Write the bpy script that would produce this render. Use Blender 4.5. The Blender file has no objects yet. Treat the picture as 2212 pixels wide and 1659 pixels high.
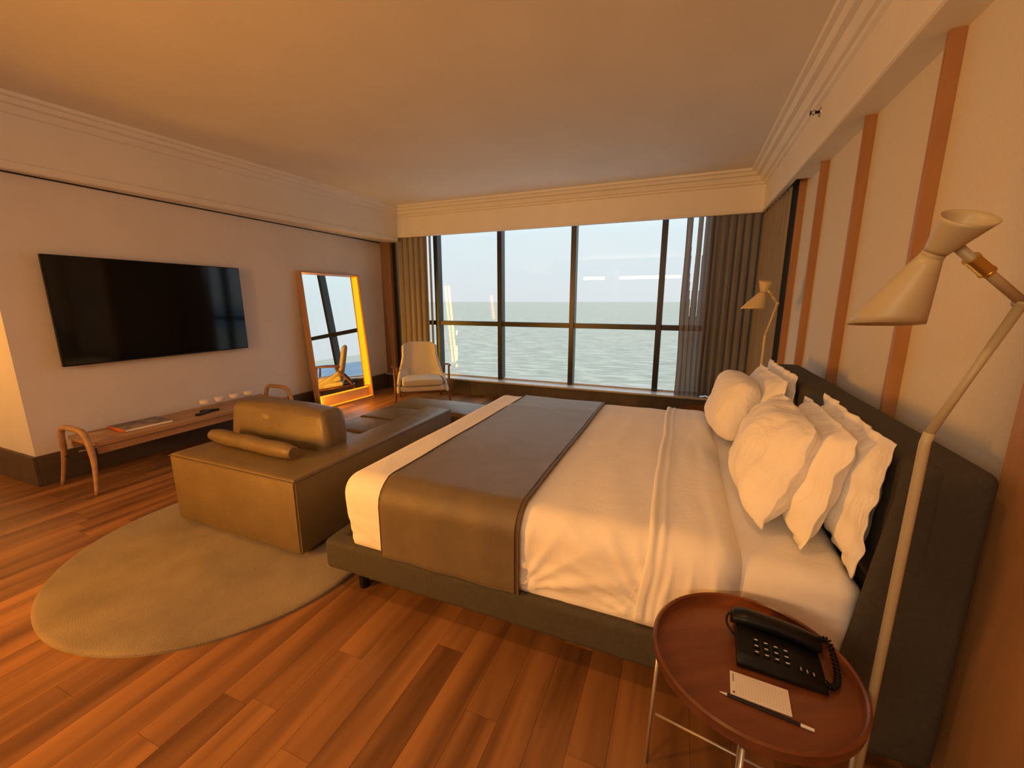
import bpy, bmesh, math, random
from math import sin, cos, pi, radians, sqrt, exp
from mathutils import Vector, Matrix, noise
random.seed(7)
S = bpy.context.scene
COL = S.collection

# ------------------------------------------------------------------ camera
cd = bpy.data.cameras.new('camera'); cam = bpy.data.objects.new('camera', cd); COL.objects.link(cam)
cd.sensor_width = 36.0; cd.lens = 889.0 / 2212.0 * 36.0; cd.clip_start = 0.02; cd.clip_end = 60000
cam.location = (0, 0, 1.45)
cam.rotation_euler = (radians(90 - 11.34), 0, radians(22.40))
S.camera = cam

# ------------------------------------------------------------------ exposure
S.view_settings.view_transform = 'Standard'; S.view_settings.look = 'None'
S.view_settings.exposure = 0.17; S.view_settings.gamma = 1.0
S.view_settings.use_curve_mapping = False
S.cycles.max_bounces = 10; S.cycles.diffuse_bounces = 5; S.cycles.glossy_bounces = 5
S.cycles.transparent_max_bounces = 16; S.cycles.transmission_bounces = 6
S.cycles.sample_clamp_indirect = 6.0; S.cycles.caustics_reflective = True
try:
    S.cycles.use_denoising = True
except Exception:
    pass

# ------------------------------------------------------------------ sky: even pale evening overcast
w = bpy.data.worlds.new('world'); S.world = w; w.use_nodes = True
nt = w.node_tree; nt.nodes.clear()
tc = nt.nodes.new('ShaderNodeTexCoord'); sx = nt.nodes.new('ShaderNodeSeparateXYZ')
nt.links.new(tc.outputs['Generated'], sx.inputs[0])
rp = nt.nodes.new('ShaderNodeValToRGB'); nt.links.new(sx.outputs['Z'], rp.inputs[0])
cr = rp.color_ramp; cr.elements[0].position = 0.0; cr.elements[0].color = (0.76, 0.79, 0.83, 1)
cr.elements[1].position = 1.0; cr.elements[1].color = (2.1, 2.4, 2.6, 1)
e = cr.elements.new(0.15); e.color = (0.76, 0.87, 0.92, 1)
bg = nt.nodes.new('ShaderNodeBackground'); bg.inputs[1].default_value = 0.97
nt.links.new(rp.outputs[0], bg.inputs[0])
wo = nt.nodes.new('ShaderNodeOutputWorld'); nt.links.new(bg.outputs[0], wo.inputs[0])


def area_light(name, loc, target, sx_, sy_, power, col, spread=180):
    l = bpy.data.lights.new(name, 'AREA'); l.shape = 'RECTANGLE'; l.size = sx_; l.size_y = sy_
    l.energy = power; l.color = col; l.spread = radians(spread)
    o = bpy.data.objects.new(name, l); COL.objects.link(o); o.location = loc
    o.rotation_euler = (Vector(target) - Vector(loc)).to_track_quat('-Z', 'Y').to_euler()
    return o


WARM = (1.0, 0.37, 0.03)
# warm lamps behind the photographer, mirror and cove light, two added overhead fills
area_light('entry_lamp', (-3.23, -1.0, 1.25), (-0.8, 2.4, 0.75), 0.13, 0.8, 60, WARM, 140)
area_light('hall_lamp', (-5.7, -0.2, 1.55), (-5.4, 1.4, 1.45), 0.3, 0.3, 15, (1.0, 0.40, 0.04), 110)
area_light('mirror_lamp', (-4.440, 4.045, 0.50), (-3.80, 4.80, 0.42), 0.02, 0.7, 6.0, (1.0, 0.42, 0.03), 130)
area_light('cove_lamp', (-1.8, -3.2, 2.25), (-1.8, 1.2, 2.9), 3.2, 0.10, 68, (1.0, 0.68, 0.41))
area_light('added_fill', (-0.35, 0.45, 2.86), (-0.35, 0.55, 0.0), 0.10, 0.10, 5.5, (1.0, 0.48, 0.15), 125)  # unseen fill added overhead to brighten bed top, table and floor
area_light('added_fill', (-2.10, 0.45, 2.86), (-2.10, 0.55, 0.0), 0.10, 0.10, 4, (1.0, 0.48, 0.15), 125)  # second unseen fill, added to brighten the floor and rug


# ------------------------------------------------------------------ material helpers
class NT:
    def __init__(s, name):
        s.m = bpy.data.materials.new(name); s.m.use_nodes = True
        s.t = s.m.node_tree; s.t.nodes.clear()
        s.out = s.n('ShaderNodeOutputMaterial')

    def n(s, typ, **kw):
        nd = s.t.nodes.new(typ)
        for k, v in kw.items():
            if k.startswith('i_'):
                key = k[2:]
                nd.inputs[int(key) if key.isdigit() else key.replace('_', ' ')].default_value = v
            else:
                setattr(nd, k, v)
        return nd

    def l(s, a, b):
        s.t.links.new(a, b)


def ramp(N, fac, stops):
    r = N.n('ShaderNodeValToRGB'); c = r.color_ramp
    c.elements[0].position, c.elements[0].color = stops[0][0], (*stops[0][1], 1)
    c.elements[1].position, c.elements[1].color = stops[-1][0], (*stops[-1][1], 1)
    for p, q in stops[1:-1]:
        e_ = c.elements.new(p); e_.color = (*q, 1)
    N.l(fac, r.inputs[0]); return r.outputs[0]


def surf(name, col, rough=0.6, var=0.08, scale=8.0, bump=0.0, bscale=60.0, metal=0.0, stretch=(1, 1, 1), spec=0.5, sheen=0.0, coat=0.0, wrinkle=0.0, wscale=7.0):
    N = NT(name)
    co = N.n('ShaderNodeTexCoord'); mp = N.n('ShaderNodeMapping'); mp.inputs['Scale'].default_value = stretch
    N.l(co.outputs['Object'], mp.inputs[0])
    no = N.n('ShaderNodeTexNoise', i_Scale=scale, i_Detail=4.0); N.l(mp.outputs[0], no.inputs['Vector'])
    a = tuple(max(0, c * (1 - var)) for c in col); b = tuple(min(1, c * (1 + var)) for c in col)
    c = ramp(N, no.outputs[0], [(0.3, a), (0.7, b)])
    p = N.n('ShaderNodeBsdfPrincipled', i_Roughness=rough, i_Metallic=metal)
    p.inputs['Specular IOR Level'].default_value = spec
    p.inputs['Sheen Weight'].default_value = sheen
    p.inputs['Coat Weight'].default_value = coat
    N.l(c, p.inputs['Base Color'])
    if bump:
        n2 = N.n('ShaderNodeTexNoise', i_Scale=bscale, i_Detail=3.0); N.l(mp.outputs[0], n2.inputs['Vector'])
        bp = N.n('ShaderNodeBump', i_Strength=bump, i_Distance=0.01); N.l(n2.outputs[0], bp.inputs['Height'])
        last = bp
        if wrinkle:
            n3 = N.n('ShaderNodeTexNoise', i_Scale=wscale, i_Detail=3.0, i_Distortion=2.2); N.l(mp.outputs[0], n3.inputs['Vector'])
            b2 = N.n('ShaderNodeBump', i_Strength=wrinkle, i_Distance=0.03); N.l(n3.outputs[0], b2.inputs['Height'])
            N.l(bp.outputs[0], b2.inputs['Normal']); last = b2
        N.l(last.outputs[0], p.inputs['Normal'])
    N.l(p.outputs[0], N.out.inputs[0])
    return N.m


def wood(name, dark, light, rough=0.35, axis='y', scale=1.0, tint=False, coat=0.0):
    N = NT(name)
    co = N.n('ShaderNodeTexCoord'); mp = N.n('ShaderNodeMapping')
    st = {'x': (1.2, 14, 14), 'y': (14, 1.2, 14), 'z': (14, 14, 1.2)}[axis]
    mp.inputs['Scale'].default_value = tuple(v * scale for v in st)
    N.l(co.outputs['Object'], mp.inputs[0])
    no = N.n('ShaderNodeTexNoise', i_Scale=1.0, i_Detail=6.0, i_Distortion=0.6)
    N.l(mp.outputs[0], no.inputs['Vector'])
    fac = no.outputs[0]
    if tint:
        at = N.n('ShaderNodeAttribute', attribute_name='tint')
        n3 = N.n('ShaderNodeTexNoise', i_Scale=0.55, i_Detail=3.0, i_Distortion=1.0)
        off = N.n('ShaderNodeVectorMath', operation='ADD'); N.l(mp.outputs[0], off.inputs[0])
        cb = N.n('ShaderNodeCombineXYZ'); mu = N.n('ShaderNodeMath', operation='MULTIPLY', i_1=37.0)
        N.l(at.outputs['Fac'], mu.inputs[0]); N.l(mu.outputs[0], cb.inputs[0]); N.l(mu.outputs[0], cb.inputs[1])
        N.l(cb.outputs[0], off.inputs[1]); N.l(off.outputs[0], no.inputs['Vector']); N.l(off.outputs[0], n3.inputs['Vector'])
        m1 = N.n('ShaderNodeMath', operation='MULTIPLY_ADD', i_1=0.20, i_2=-0.10); N.l(at.outputs['Fac'], m1.inputs[0])
        m2 = N.n('ShaderNodeMath', operation='ADD'); N.l(fac, m2.inputs[0]); N.l(m1.outputs[0], m2.inputs[1])
        m3 = N.n('ShaderNodeMath', operation='MULTIPLY_ADD', i_1=0.9, i_2=-0.45); N.l(n3.outputs[0], m3.inputs[0])
        m4 = N.n('ShaderNodeMath', operation='ADD'); N.l(m2.outputs[0], m4.inputs[0]); N.l(m3.outputs[0], m4.inputs[1])
        fac = m4.outputs[0]
    c = ramp(N, fac, [(0.25, dark), (0.5, tuple((a + b) / 2 for a, b in zip(dark, light))), (0.75, light)])
    p = N.n('ShaderNodeBsdfPrincipled', i_Roughness=rough); N.l(c, p.inputs['Base Color'])
    p.inputs['Coat Weight'].default_value = coat
    bp = N.n('ShaderNodeBump', i_Strength=0.08, i_Distance=0.003); N.l(no.outputs[0], bp.inputs['Height'])
    N.l(bp.outputs[0], p.inputs['Normal']); N.l(p.outputs[0], N.out.inputs[0])
    return N.m


def glow(name, col, st):
    N = NT(name); e_ = N.n('ShaderNodeEmission'); e_.inputs[0].default_value = (*col, 1); e_.inputs[1].default_value = st
    N.l(e_.outputs[0], N.out.inputs[0]); return N.m


M = {}
M['ceiling'] = surf('ceiling_paint', (0.78, 0.76, 0.73), 0.85, 0.03, 2)
M['trim'] = surf('trim_paint', (0.78, 0.77, 0.76), 0.6, 0.03, 3)
M['wall'] = surf('wall_paint', (0.74, 0.71, 0.71), 0.85, 0.04, 2, 0.05, 40)
M['fabric_wall'] = surf('wall_fabric', (0.66, 0.63, 0.57), 0.9, 0.03, 90, 0.12, 500, stretch=(1, 1, 1))
M['fin'] = wood('fin_wood', (0.30, 0.145, 0.055), (0.40, 0.205, 0.085), 0.5, 'z')
M['panelling'] = wood('panelling_wood', (0.46, 0.23, 0.085), (0.60, 0.31, 0.12), 0.45, 'z')
M['floor'] = wood('floor_wood', (0.115, 0.050, 0.018), (0.38, 0.18, 0.065), 0.36, 'y', 0.55, tint=True)
M['gap'] = surf('floor_gap', (0.05, 0.02, 0.01), 0.8)
M['pier'] = surf('brown_panel', (0.30, 0.17, 0.085), 0.6, 0.05, 4)
M['skirt'] = wood('dark_skirting', (0.07, 0.05, 0.035), (0.12, 0.085, 0.06), 0.5, 'y', 0.6)
M['sill'] = surf('sill_stone', (0.50, 0.48, 0.46), 0.25, 0.06, 12)
M['frame'] = surf('black_aluminium', (0.012, 0.012, 0.013), 0.35, 0.1, 5)
M['duvet'] = surf('white_cotton', (0.86, 0.84, 0.81), 0.85, 0.02, 5, 0.12, 350, sheen=0.1, wrinkle=0.15, wscale=4.0)
M['pillow'] = surf('pillow_cotton', (0.86, 0.84, 0.81), 0.85, 0.02, 5, 0.1, 300, sheen=0.1, wrinkle=0.6, wscale=5.0)
M['runner'] = surf('runner_fabric', (0.135, 0.100, 0.058), 0.45, 0.10, 12, 0.25, 260, sheen=0.15)
M['bedfab'] = surf('bed_fabric', (0.062, 0.053, 0.037), 0.85, 0.12, 60, 0.4, 400)
M['leather'] = surf('tan_leather', (0.165, 0.118, 0.056), 0.38, 0.10, 5, 0.22, 180, coat=0.04, wrinkle=0.16, wscale=5.0)
M['leather_edge'] = surf('leather_seam', (0.13, 0.08, 0.04), 0.6)
M['rug'] = surf('wool_rug', (0.225, 0.175, 0.11), 0.95, 0.30, 2.6, 0.6, 240, sheen=0.2)
M['rug_edge'] = surf('rug_edge', (0.30, 0.20, 0.11), 0.95)
M['black'] = surf('black_plastic', (0.006, 0.006, 0.007), 0.40, 0.1, 8, spec=0.3)
M['screen'] = surf('tv_screen', (0.002, 0.002, 0.0025), 0.07, 0.0, 2, spec=0.5)
M['bench'] = wood('bench_wood', (0.30, 0.16, 0.08), (0.50, 0.31, 0.17), 0.45, 'y')
M['walnut'] = wood('table_wood', (0.085, 0.024, 0.009), (0.26, 0.085, 0.03), 0.30, 'y', 1.0)
M['teak'] = wood('chair_wood', (0.10, 0.030, 0.014), (0.18, 0.06, 0.028), 0.35, 'z')
M['mirror_wood'] = wood('mirror_wood', (0.40, 0.22, 0.10), (0.54, 0.31, 0.15), 0.35, 'z')
M['mirror_panel'] = wood('mirror_panel_wood', (0.62, 0.36, 0.15), (0.76, 0.47, 0.22), 0.4, 'y')
M['chairfab'] = surf('boucle', (0.56, 0.51, 0.44), 0.9, 0.08, 60, 0.4, 300)
M['cream'] = surf('cream_metal', (0.58, 0.47, 0.26), 0.42, 0.03, 5)
M['brass'] = surf('brass', (0.80, 0.62, 0.22), 0.26, 0.05, 5, metal=1.0)
M['steel'] = surf('brushed_steel', (0.55, 0.50, 0.42), 0.3, 0.05, 5, metal=0.6)
M['paper'] = surf('paper', (0.84, 0.78, 0.72), 0.8, 0.02, 20)
M['ink'] = surf('ink', (0.12, 0.09, 0.08), 0.7)
M['orange'] = surf('orange_cover', (0.75, 0.20, 0.06), 0.5)
M['white_key'] = surf('white_print', (0.80, 0.80, 0.80), 0.5)
M['bulb'] = surf('lamp_bulb', (0.8, 0.8, 0.78), 0.3)
M['led'] = glow('led_strip', (1.0, 0.46, 0.02), 34.0)
M['led_soft'] = glow('led_diffuser', (1.0, 0.25, 0.004), 2.3)
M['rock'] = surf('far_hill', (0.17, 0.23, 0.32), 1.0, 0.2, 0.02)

N = NT('mirror_glass'); g = N.n('ShaderNodeBsdfGlossy', i_Roughness=0.0); g.inputs[0].default_value = (0.93, 0.95, 0.94, 1)
N.l(g.outputs[0], N.out.inputs[0]); M['mirror'] = N.m

N = NT('window_glass')
tr = N.n('ShaderNodeBsdfTransparent'); tr.inputs[0].default_value = (0.97, 0.985, 0.98, 1)
g = N.n('ShaderNodeBsdfGlossy', i_Roughness=0.0); lw = N.n('ShaderNodeLayerWeight', i_Blend=0.5)
pw = N.n('ShaderNodeMath', operation='POWER', i_1=5.0); N.l(lw.outputs['Facing'], pw.inputs[0])
fr = N.n('ShaderNodeMath', operation='MULTIPLY_ADD', i_1=0.90, i_2=0.035); N.l(pw.outputs[0], fr.inputs[0])
mx = N.n('ShaderNodeMixShader'); N.l(fr.outputs[0], mx.inputs[0]); N.l(tr.outputs[0], mx.inputs[1]); N.l(g.outputs[0], mx.inputs[2])
N.l(mx.outputs[0], N.out.inputs[0]); M['glass'] = N.m


def cloth_mat(name, dark, light, alpha):
    N = NT(name)
    co = N.n('ShaderNodeTexCoord'); mp = N.n('ShaderNodeMapping'); mp.inputs['Scale'].default_value = (220, 220, 3)
    N.l(co.outputs['Object'], mp.inputs[0])
    no = N.n('ShaderNodeTexNoise', i_Scale=1.0, i_Detail=2.0); N.l(mp.outputs[0], no.inputs['Vector'])
    c = ramp(N, no.outputs[0], [(0.35, dark), (0.65, light)])
    d = N.n('ShaderNodeBsdfDiffuse'); N.l(c, d.inputs[0])
    t = N.n('ShaderNodeBsdfTranslucent'); N.l(c, t.inputs[0])
    m = N.n('ShaderNodeMixShader', i_0=0.35); N.l(d.outputs[0], m.inputs[1]); N.l(t.outputs[0], m.inputs[2])
    tp = N.n('ShaderNodeBsdfTransparent'); m2 = N.n('ShaderNodeMixShader', i_0=alpha)
    N.l(m.outputs[0], m2.inputs[1]); N.l(tp.outputs[0], m2.inputs[2]); N.l(m2.outputs[0], N.out.inputs[0])
    return N.m


M['curtain'] = cloth_mat('curtain_linen', (0.24, 0.225, 0.21), (0.36, 0.34, 0.32), 0.0)
M['curtain_pale'] = cloth_mat('curtain_pale_linen', (0.34, 0.29, 0.23), (0.46, 0.40, 0.32), 0.0)
M['sheer'] = cloth_mat('sheer_linen', (0.24, 0.20, 0.17), (0.36, 0.31, 0.27), 0.22)

# sea
N = NT('sea_water')
co = N.n('ShaderNodeTexCoord'); mp = N.n('ShaderNodeMapping'); mp.inputs['Scale'].default_value = (0.05, 0.22, 1)
mp.inputs['Rotation'].default_value = (0, 0, radians(-18))
N.l(co.outputs['Object'], mp.inputs[0])
no = N.n('ShaderNodeTexNoise', i_Scale=1.0, i_Detail=8.0, i_Roughness=0.62, i_Distortion=0.4); N.l(mp.outputs[0], no.inputs['Vector'])
c = ramp(N, no.outputs[0], [(0.36, (0.21, 0.205, 0.17)), (0.50, (0.30, 0.285, 0.23)), (0.62, (0.42, 0.395, 0.32))])
p = N.n('ShaderNodeBsdfPrincipled', i_Roughness=0.55); N.l(c, p.inputs['Base Color'])
p.inputs['Specular IOR Level'].default_value = 0.3
bp = N.n('ShaderNodeBump', i_Strength=0.6, i_Distance=1.5); N.l(no.outputs[0], bp.inputs['Height']); N.l(bp.outputs[0], p.inputs['Normal'])
N.l(p.outputs[0], N.out.inputs[0]); M['sea'] = N.m

# magazine cover
N = NT('cover_print')
co = N.n('ShaderNodeTexCoord')
no = N.n('ShaderNodeTexNoise', i_Scale=14.0, i_Detail=5.0); N.l(co.outputs['Object'], no.inputs['Vector'])
c = ramp(N, no.outputs[0], [(0.35, (0.03, 0.025, 0.03)), (0.5, (0.13, 0.09, 0.07)), (0.62, (0.30, 0.22, 0.17))])
p = N.n('ShaderNodeBsdfPrincipled', i_Roughness=0.35); N.l(c, p.inputs['Base Color']); N.l(p.outputs[0], N.out.inputs[0])
M['cover'] = N.m


# ------------------------------------------------------------------ mesh helpers
def link(name, me, mat, parent=None):
    o = bpy.data.objects.new(name, me); COL.objects.link(o)
    if mat: me.materials.append(mat)
    if parent: o.parent = parent
    return o


def obj(name, bm, mat, parent=None, smooth=False, world=True, auto=None):
    """bm in world coordinates when world=True (shifted under an unrotated parent)"""
    if parent is not None and world:
        off = Vector((0, 0, 0)); q = parent
        while q is not None:
            off += q.location; q = q.parent
        bmesh.ops.translate(bm, verts=bm.verts, vec=-off)
    bmesh.ops.recalc_face_normals(bm, faces=bm.faces)
    me = bpy.data.meshes.new(name); bm.to_mesh(me); bm.free()
    if smooth or auto:
        for f in me.polygons: f.use_smooth = True
        if auto:
            try:
                me.set_sharp_from_angle(angle=radians(auto))
            except Exception:
                pass
    return link(name, me, mat, parent)


def thing(name, label, cat, loc=(0, 0, 0), rz=0.0, group=None):
    o = bpy.data.objects.new(name, None); COL.objects.link(o); o.empty_display_size = 0.1
    o.location = loc; o.rotation_euler = (0, 0, rz); o['label'] = label; o['category'] = cat
    if group: o['group'] = group
    return o


def tag(o, label, cat, group=None):
    o['label'] = label; o['category'] = cat
    if group: o['group'] = group
    return o


def struct(o, label=None):
    o['kind'] = 'structure'
    if label: o['label'] = label
    return o


def dup(o, parent=None):
    c = o.copy(); COL.objects.link(c); c.parent = parent
    for ch in list(o.children): dup(ch, c)
    return c


def box(bm, a, b, bev=0.0, seg=2):
    """axis box between corners a and b"""
    v = []
    for x in (a[0], b[0]):
        for y in (a[1], b[1]):
            for z in (a[2], b[2]): v.append(bm.verts.new((x, y, z)))
    fs = [bm.faces.new([v[i] for i in q]) for q in ((0, 1, 3, 2), (4, 6, 7, 5), (0, 4, 5, 1), (2, 3, 7, 6), (0, 2, 6, 4), (1, 5, 7, 3))]
    if bev:
        ed = list({e_ for f in fs for e_ in f.edges})
        bmesh.ops.bevel(bm, geom=ed, offset=bev, segments=seg, profile=0.5, affect='EDGES')
    return v


def B(a, b, bev=0.0, seg=2):
    bm = bmesh.new(); box(bm, a, b, bev, seg); return bm


def tube(bm, pts, r, n=10, cap=True):
    """tube along pts; r number or list"""
    pts = [Vector(p) for p in pts]; rr = r if isinstance(r, (list, tuple)) else [r] * len(pts)
    rings = []; up = None
    for i, p in enumerate(pts):
        d = (pts[min(i + 1, len(pts) - 1)] - pts[max(i - 1, 0)]).normalized()
        if up is None:
            up = Vector((0, 0, 1)) if abs(d.z) < 0.9 else Vector((1, 0, 0))
        s = d.cross(up).normalized(); up = s.cross(d).normalized()
        rings.append([bm.verts.new(p + (s * cos(2 * pi * k / n) + up * sin(2 * pi * k / n)) * rr[i]) for k in range(n)])
    for i in range(len(rings) - 1):
        for k in range(n):
            bm.faces.new((rings[i][k], rings[i][(k + 1) % n], rings[i + 1][(k + 1) % n], rings[i + 1][k]))
    if cap:
        bm.faces.new(rings[0][::-1]); bm.faces.new(rings[-1])


def T(pts, r, n=10):
    bm = bmesh.new(); tube(bm, pts, r, n); return bm


def smoothpath(pts, k=6):
    """Catmull-Rom"""
    P = [Vector(p) for p in pts]; P = [2 * P[0] - P[1]] + P + [2 * P[-1] - P[-2]]; out = []
    for i in range(1, len(P) - 2):
        for j in range(k):
            t = j / k
            out.append(0.5 * ((2 * P[i]) + (P[i + 1] - P[i - 1]) * t + (2 * P[i - 1] - 5 * P[i] + 4 * P[i + 1] - P[i + 2]) * t * t
                              + (3 * P[i] - P[i - 1] - 3 * P[i + 1] + P[i + 2]) * t ** 3))
    out.append(P[-2]); return out


def rbox(a, b, r, step=0.03, fn=None):
    """dense rounded box between a and b, corner radius r, optional fn(p, n) -> p"""
    bm = bmesh.new(); c = [(a[i] + b[i]) / 2 for i in range(3)]; h = [(b[i] - a[i]) / 2 for i in range(3)]
    r = min(r, min(h) * 0.999)
    coords = []
    for i in range(3):
        inner = h[i] - r; na = 5
        ns = max(2, int(2 * inner / step)) if inner > 1e-4 else 1
        arc = [h[i] - r + r * math.tan(pi / 4 * k / na) for k in range(na + 1)]
        core = [-inner + 2 * inner * k / ns for k in range(ns + 1)]
        coords.append([-x for x in arc[::-1]][:-1] + core + arc[1:] if inner > 1e-4 else [-x for x in arc[::-1]][:-1] + arc)
    cache = {}

    def V(x, y, z):
        key = (round(x, 6), round(y, 6), round(z, 6))
        if key in cache: return cache[key]
        q = Vector((x, y, z)); inn = Vector([max(-(h[i] - r), min(h[i] - r, q[i])) for i in range(3)])
        d = q - inn
        nrm = d.normalized() if d.length > 1e-9 else Vector((0, 0, 1))
        if d.length > 1e-9:
            q = inn + nrm * r
        p = Vector(c) + q
        if fn: p = fn(p, nrm)
        cache[key] = bm.verts.new(p); return cache[key]

    for ax in range(3):
        u, v = (ax + 1) % 3, (ax + 2) % 3
        for sgn in (-1, 1):
            for i in range(len(coords[u]) - 1):
                for j in range(len(coords[v]) - 1):
                    q = []
                    for (ii, jj) in ((i, j), (i + 1, j), (i + 1, j + 1), (i, j + 1)):
                        t = [0, 0, 0]; t[ax] = sgn * h[ax]; t[u] = coords[u][ii]; t[v] = coords[v][jj]
                        q.append(V(*t))
                    if len(set(q)) < 3: continue
                    q2 = []
                    for x in q:
                        if x not in q2: q2.append(x)
                    try:
                        bm.faces.new(q2)
                    except ValueError:
                        pass
    return bm


def nz(p, s, seed=0.0):
    return noise.noise(Vector((p[0] * s + seed, p[1] * s + seed * 1.7, p[2] * s - seed)))


def sstep(a, b, x):
    t = max(0, min(1, (x - a) / (b - a))); return t * t * (3 - 2 * t)


def extrude_profile(path, prof, closed_prof=True):
    """sweep prof [(inward offset, z)] along XY polyline path with mitred corners (inward = left of travel)"""
    bm = bmesh.new(); rings = []
    for i, p in enumerate(path):
        p = Vector(p)
        d0 = (p - Vector(path[i - 1])).normalized() if i > 0 else None
        d1 = (Vector(path[i + 1]) - p).normalized() if i < len(path) - 1 else None
        if d0 is None: d0 = d1
        if d1 is None: d1 = d0
        n0 = Vector((-d0.y, d0.x)); n1 = Vector((-d1.y, d1.x)); m = (n0 + n1).normalized(); m = m / max(0.3, m.dot(n0))
        rings.append([bm.verts.new((p.x + m.x * o_, p.y + m.y * o_, z_)) for o_, z_ in prof])
    n = len(prof)
    for i in range(len(rings) - 1):
        for k in range(n if closed_prof else n - 1):
            bm.faces.new((rings[i][k], rings[i][(k + 1) % n], rings[i + 1][(k + 1) % n], rings[i + 1][k]))
    if closed_prof:
        bm.faces.new(rings[0][::-1]); bm.faces.new(rings[-1])
    return bm


# ================================================================== SETTING
WX = -4.66          # wall with the television
HX = 0.885          # headboard wall (fabric face)
CZ = 2.88           # ceiling
struct(obj('floor', B((-7.2, -4.2, -0.2), (1.2, 5.95, -0.012)), M['gap']))
floor = bpy.data.objects['floor']

# floor boards ------------------------------------------------------
PW = 0.125; planks = []
i0 = int(math.floor(-7.0 / PW)); i1 = int(math.ceil(0.88 / PW))
fw2 = Vector((-sin(radians(22.4)), cos(radians(22.4))))
for i in range(i0, i1):
    rnd = random.Random(i * 13 + 5); y = -4.2 - rnd.random() * 1.1
    while y < 5.9:
        L = 0.9 + rnd.random() * 0.35
        ya, yb = max(y, -4.2), min(y + L, 5.9)
        if yb > ya + 0.02:
            cx_, cy_ = (i + .5) * PW, (ya + yb) / 2
            planks.append((i * PW, ya, yb, cx_, cy_, rnd.random()))
        y += L


def hidden(x, y):   # boards under the bed, the rug, the sofa or outside the picture
    v = Vector((x, y)); dep = v.dot(fw2); lat = v.x * fw2.y - v.y * fw2.x
    if dep < 0.55 or abs(lat) > dep * 1.45 + 0.5 or x < -4.75: return True
    if -1.3 < x < 0.9 and 1.9 < y < 5.4: return True
    if -3.0 < x < -1.9 and 1.2 < y < 4.2: return True
    return False


def plank_bm(bm, x, ya, yb, tint):
    lay = bm.faces.layers.float.get('tint') or bm.faces.layers.float.new('tint')
    n0 = len(bm.faces); g_ = 0.0005
    x2 = min(x + PW, 0.88)
    v = box(bm, (x + g_, ya + g_, -0.012), (x2 - g_, yb - g_, 0.0))
    bm.faces.ensure_lookup_table()
    for f in bm.faces[n0:]: f[lay] = tint


vis = sorted([p_ for p_ in planks if not hidden(p_[3], p_[4])], key=lambda q: q[3] ** 2 + q[4] ** 2)
front = vis[:296]; fset = set(id(p_) for p_ in front)
for p_ in front:
    bm = bmesh.new(); plank_bm(bm, p_[0], p_[1], p_[2], p_[5])
    obj('floor_board', bm, M['floor'], floor)
bm = bmesh.new()
for p_ in planks:
    if id(p_) not in fset: plank_bm(bm, p_[0], p_[1], p_[2], p_[5])
o = obj('floor_board_field', bm, M['floor'], floor); o['kind'] = 'stuff'

struct(obj('ceiling', B((-7.2, -4.2, CZ), (1.2, 6.1, CZ + 0.15)), M['ceiling']))
# walls
struct(obj('wall_left', B((WX - 2.4, 1.41, 0), (WX, 6.0, CZ)), M['wall']))
struct(obj('wall_far_left', B((-7.3, -4.2, 0), (-7.1, 1.42, CZ)), M['wall']))
struct(obj('wall_back', B((-7.2, -4.3, 0), (1.2, -4.15, CZ)), M['wall']))
struct(obj('added_shade_wall', B((-2.14, -2.2, 0), (-2.0, -0.30, 2.44)), M['wall']))  # unseen partition added to keep the low warm lamp off the headboard side
struct(obj('wall_right', B((HX, 1.49, 0), (HX + 0.25, 6.0, CZ)), M['fabric_wall']))
struct(obj('wall_right_panelling', B((0.832, -4.2, 0), (1.15, 1.485, 2.44), 0.003), M['panelling']))
struct(obj('wall_right_upper', B((0.84, -4.2, 2.44), (1.15, 1.49, CZ)), M['ceiling']))
# baseboards
struct(obj('baseboard_left', B((WX, 1.41, 0), (WX + 0.02, 5.70, 0.245), 0.003), M['skirt']))
struct(obj('baseboard_return', B((-7.1, 1.385, 0), (WX + 0.02, 1.41, 0.245), 0.003), M['skirt']))
struct(obj('baseboard_right', B((HX - 0.02, 1.50, 0), (HX, 5.7, 0.20), 0.003), M['skirt']))

# window wall: parapet, sill, pier, glazing
WY = 5.86
struct(obj('wall_window_parapet', B((WX, 5.66, 0), (1.14, 5.98, 0.225)), M['skirt']))
struct(obj('window_sill', B((WX, 5.60, 0.225), (1.14, 5.98, 0.25), 0.004), M['sill']))
struct(obj('wall_window_head', B((-4.7, 5.76, 2.66), (1.14, 5.98, CZ)), M['wall']))
struct(obj('wall_window_pier', B((WX, 5.66, 0.25), (-4.47, 5.98, CZ)), M['pier']))
struct(obj('window_jamb', B((-4.47, 5.72, 0.25), (-4.40, 5.95, 2.7), 0.003), M['frame']))
win = bpy.data.objects.new('window_1', None); COL.objects.link(win); win.location = (-1.7, WY, 0.25); win['kind'] = 'structure'
mx_ = [-3.70, -2.595, -1.475, -0.30, 0.86]
for x in mx_:
    obj('mullion', B((x - 0.036, 5.80, 0.25), (x + 0.036, 5.93, 2.70), 0.004), M['frame'], win)
xe = [-4.44] + mx_ + [1.14]
for k in range(len(xe) - 1):
    a_, b_ = xe[k] + 0.036, xe[k + 1] - 0.036
    if b_ - a_ < 0.05: continue
    obj('transom', B((a_, 5.815, 1.075), (b_, 5.92, 1.145), 0.004), M['frame'], win)
    obj('bottom_rail', B((a_, 5.84, 0.25), (b_, 5.91, 0.272), 0.002), M['sill'], win)
    obj('pane', B((a_ - 0.01, WY, 0.262), (b_ + 0.01, WY + 0.008, 1.085)), M['glass'], win)
    obj('pane', B((a_ - 0.01, WY, 1.135), (b_ + 0.01, WY + 0.008, 2.69)), M['glass'], win)

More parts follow.
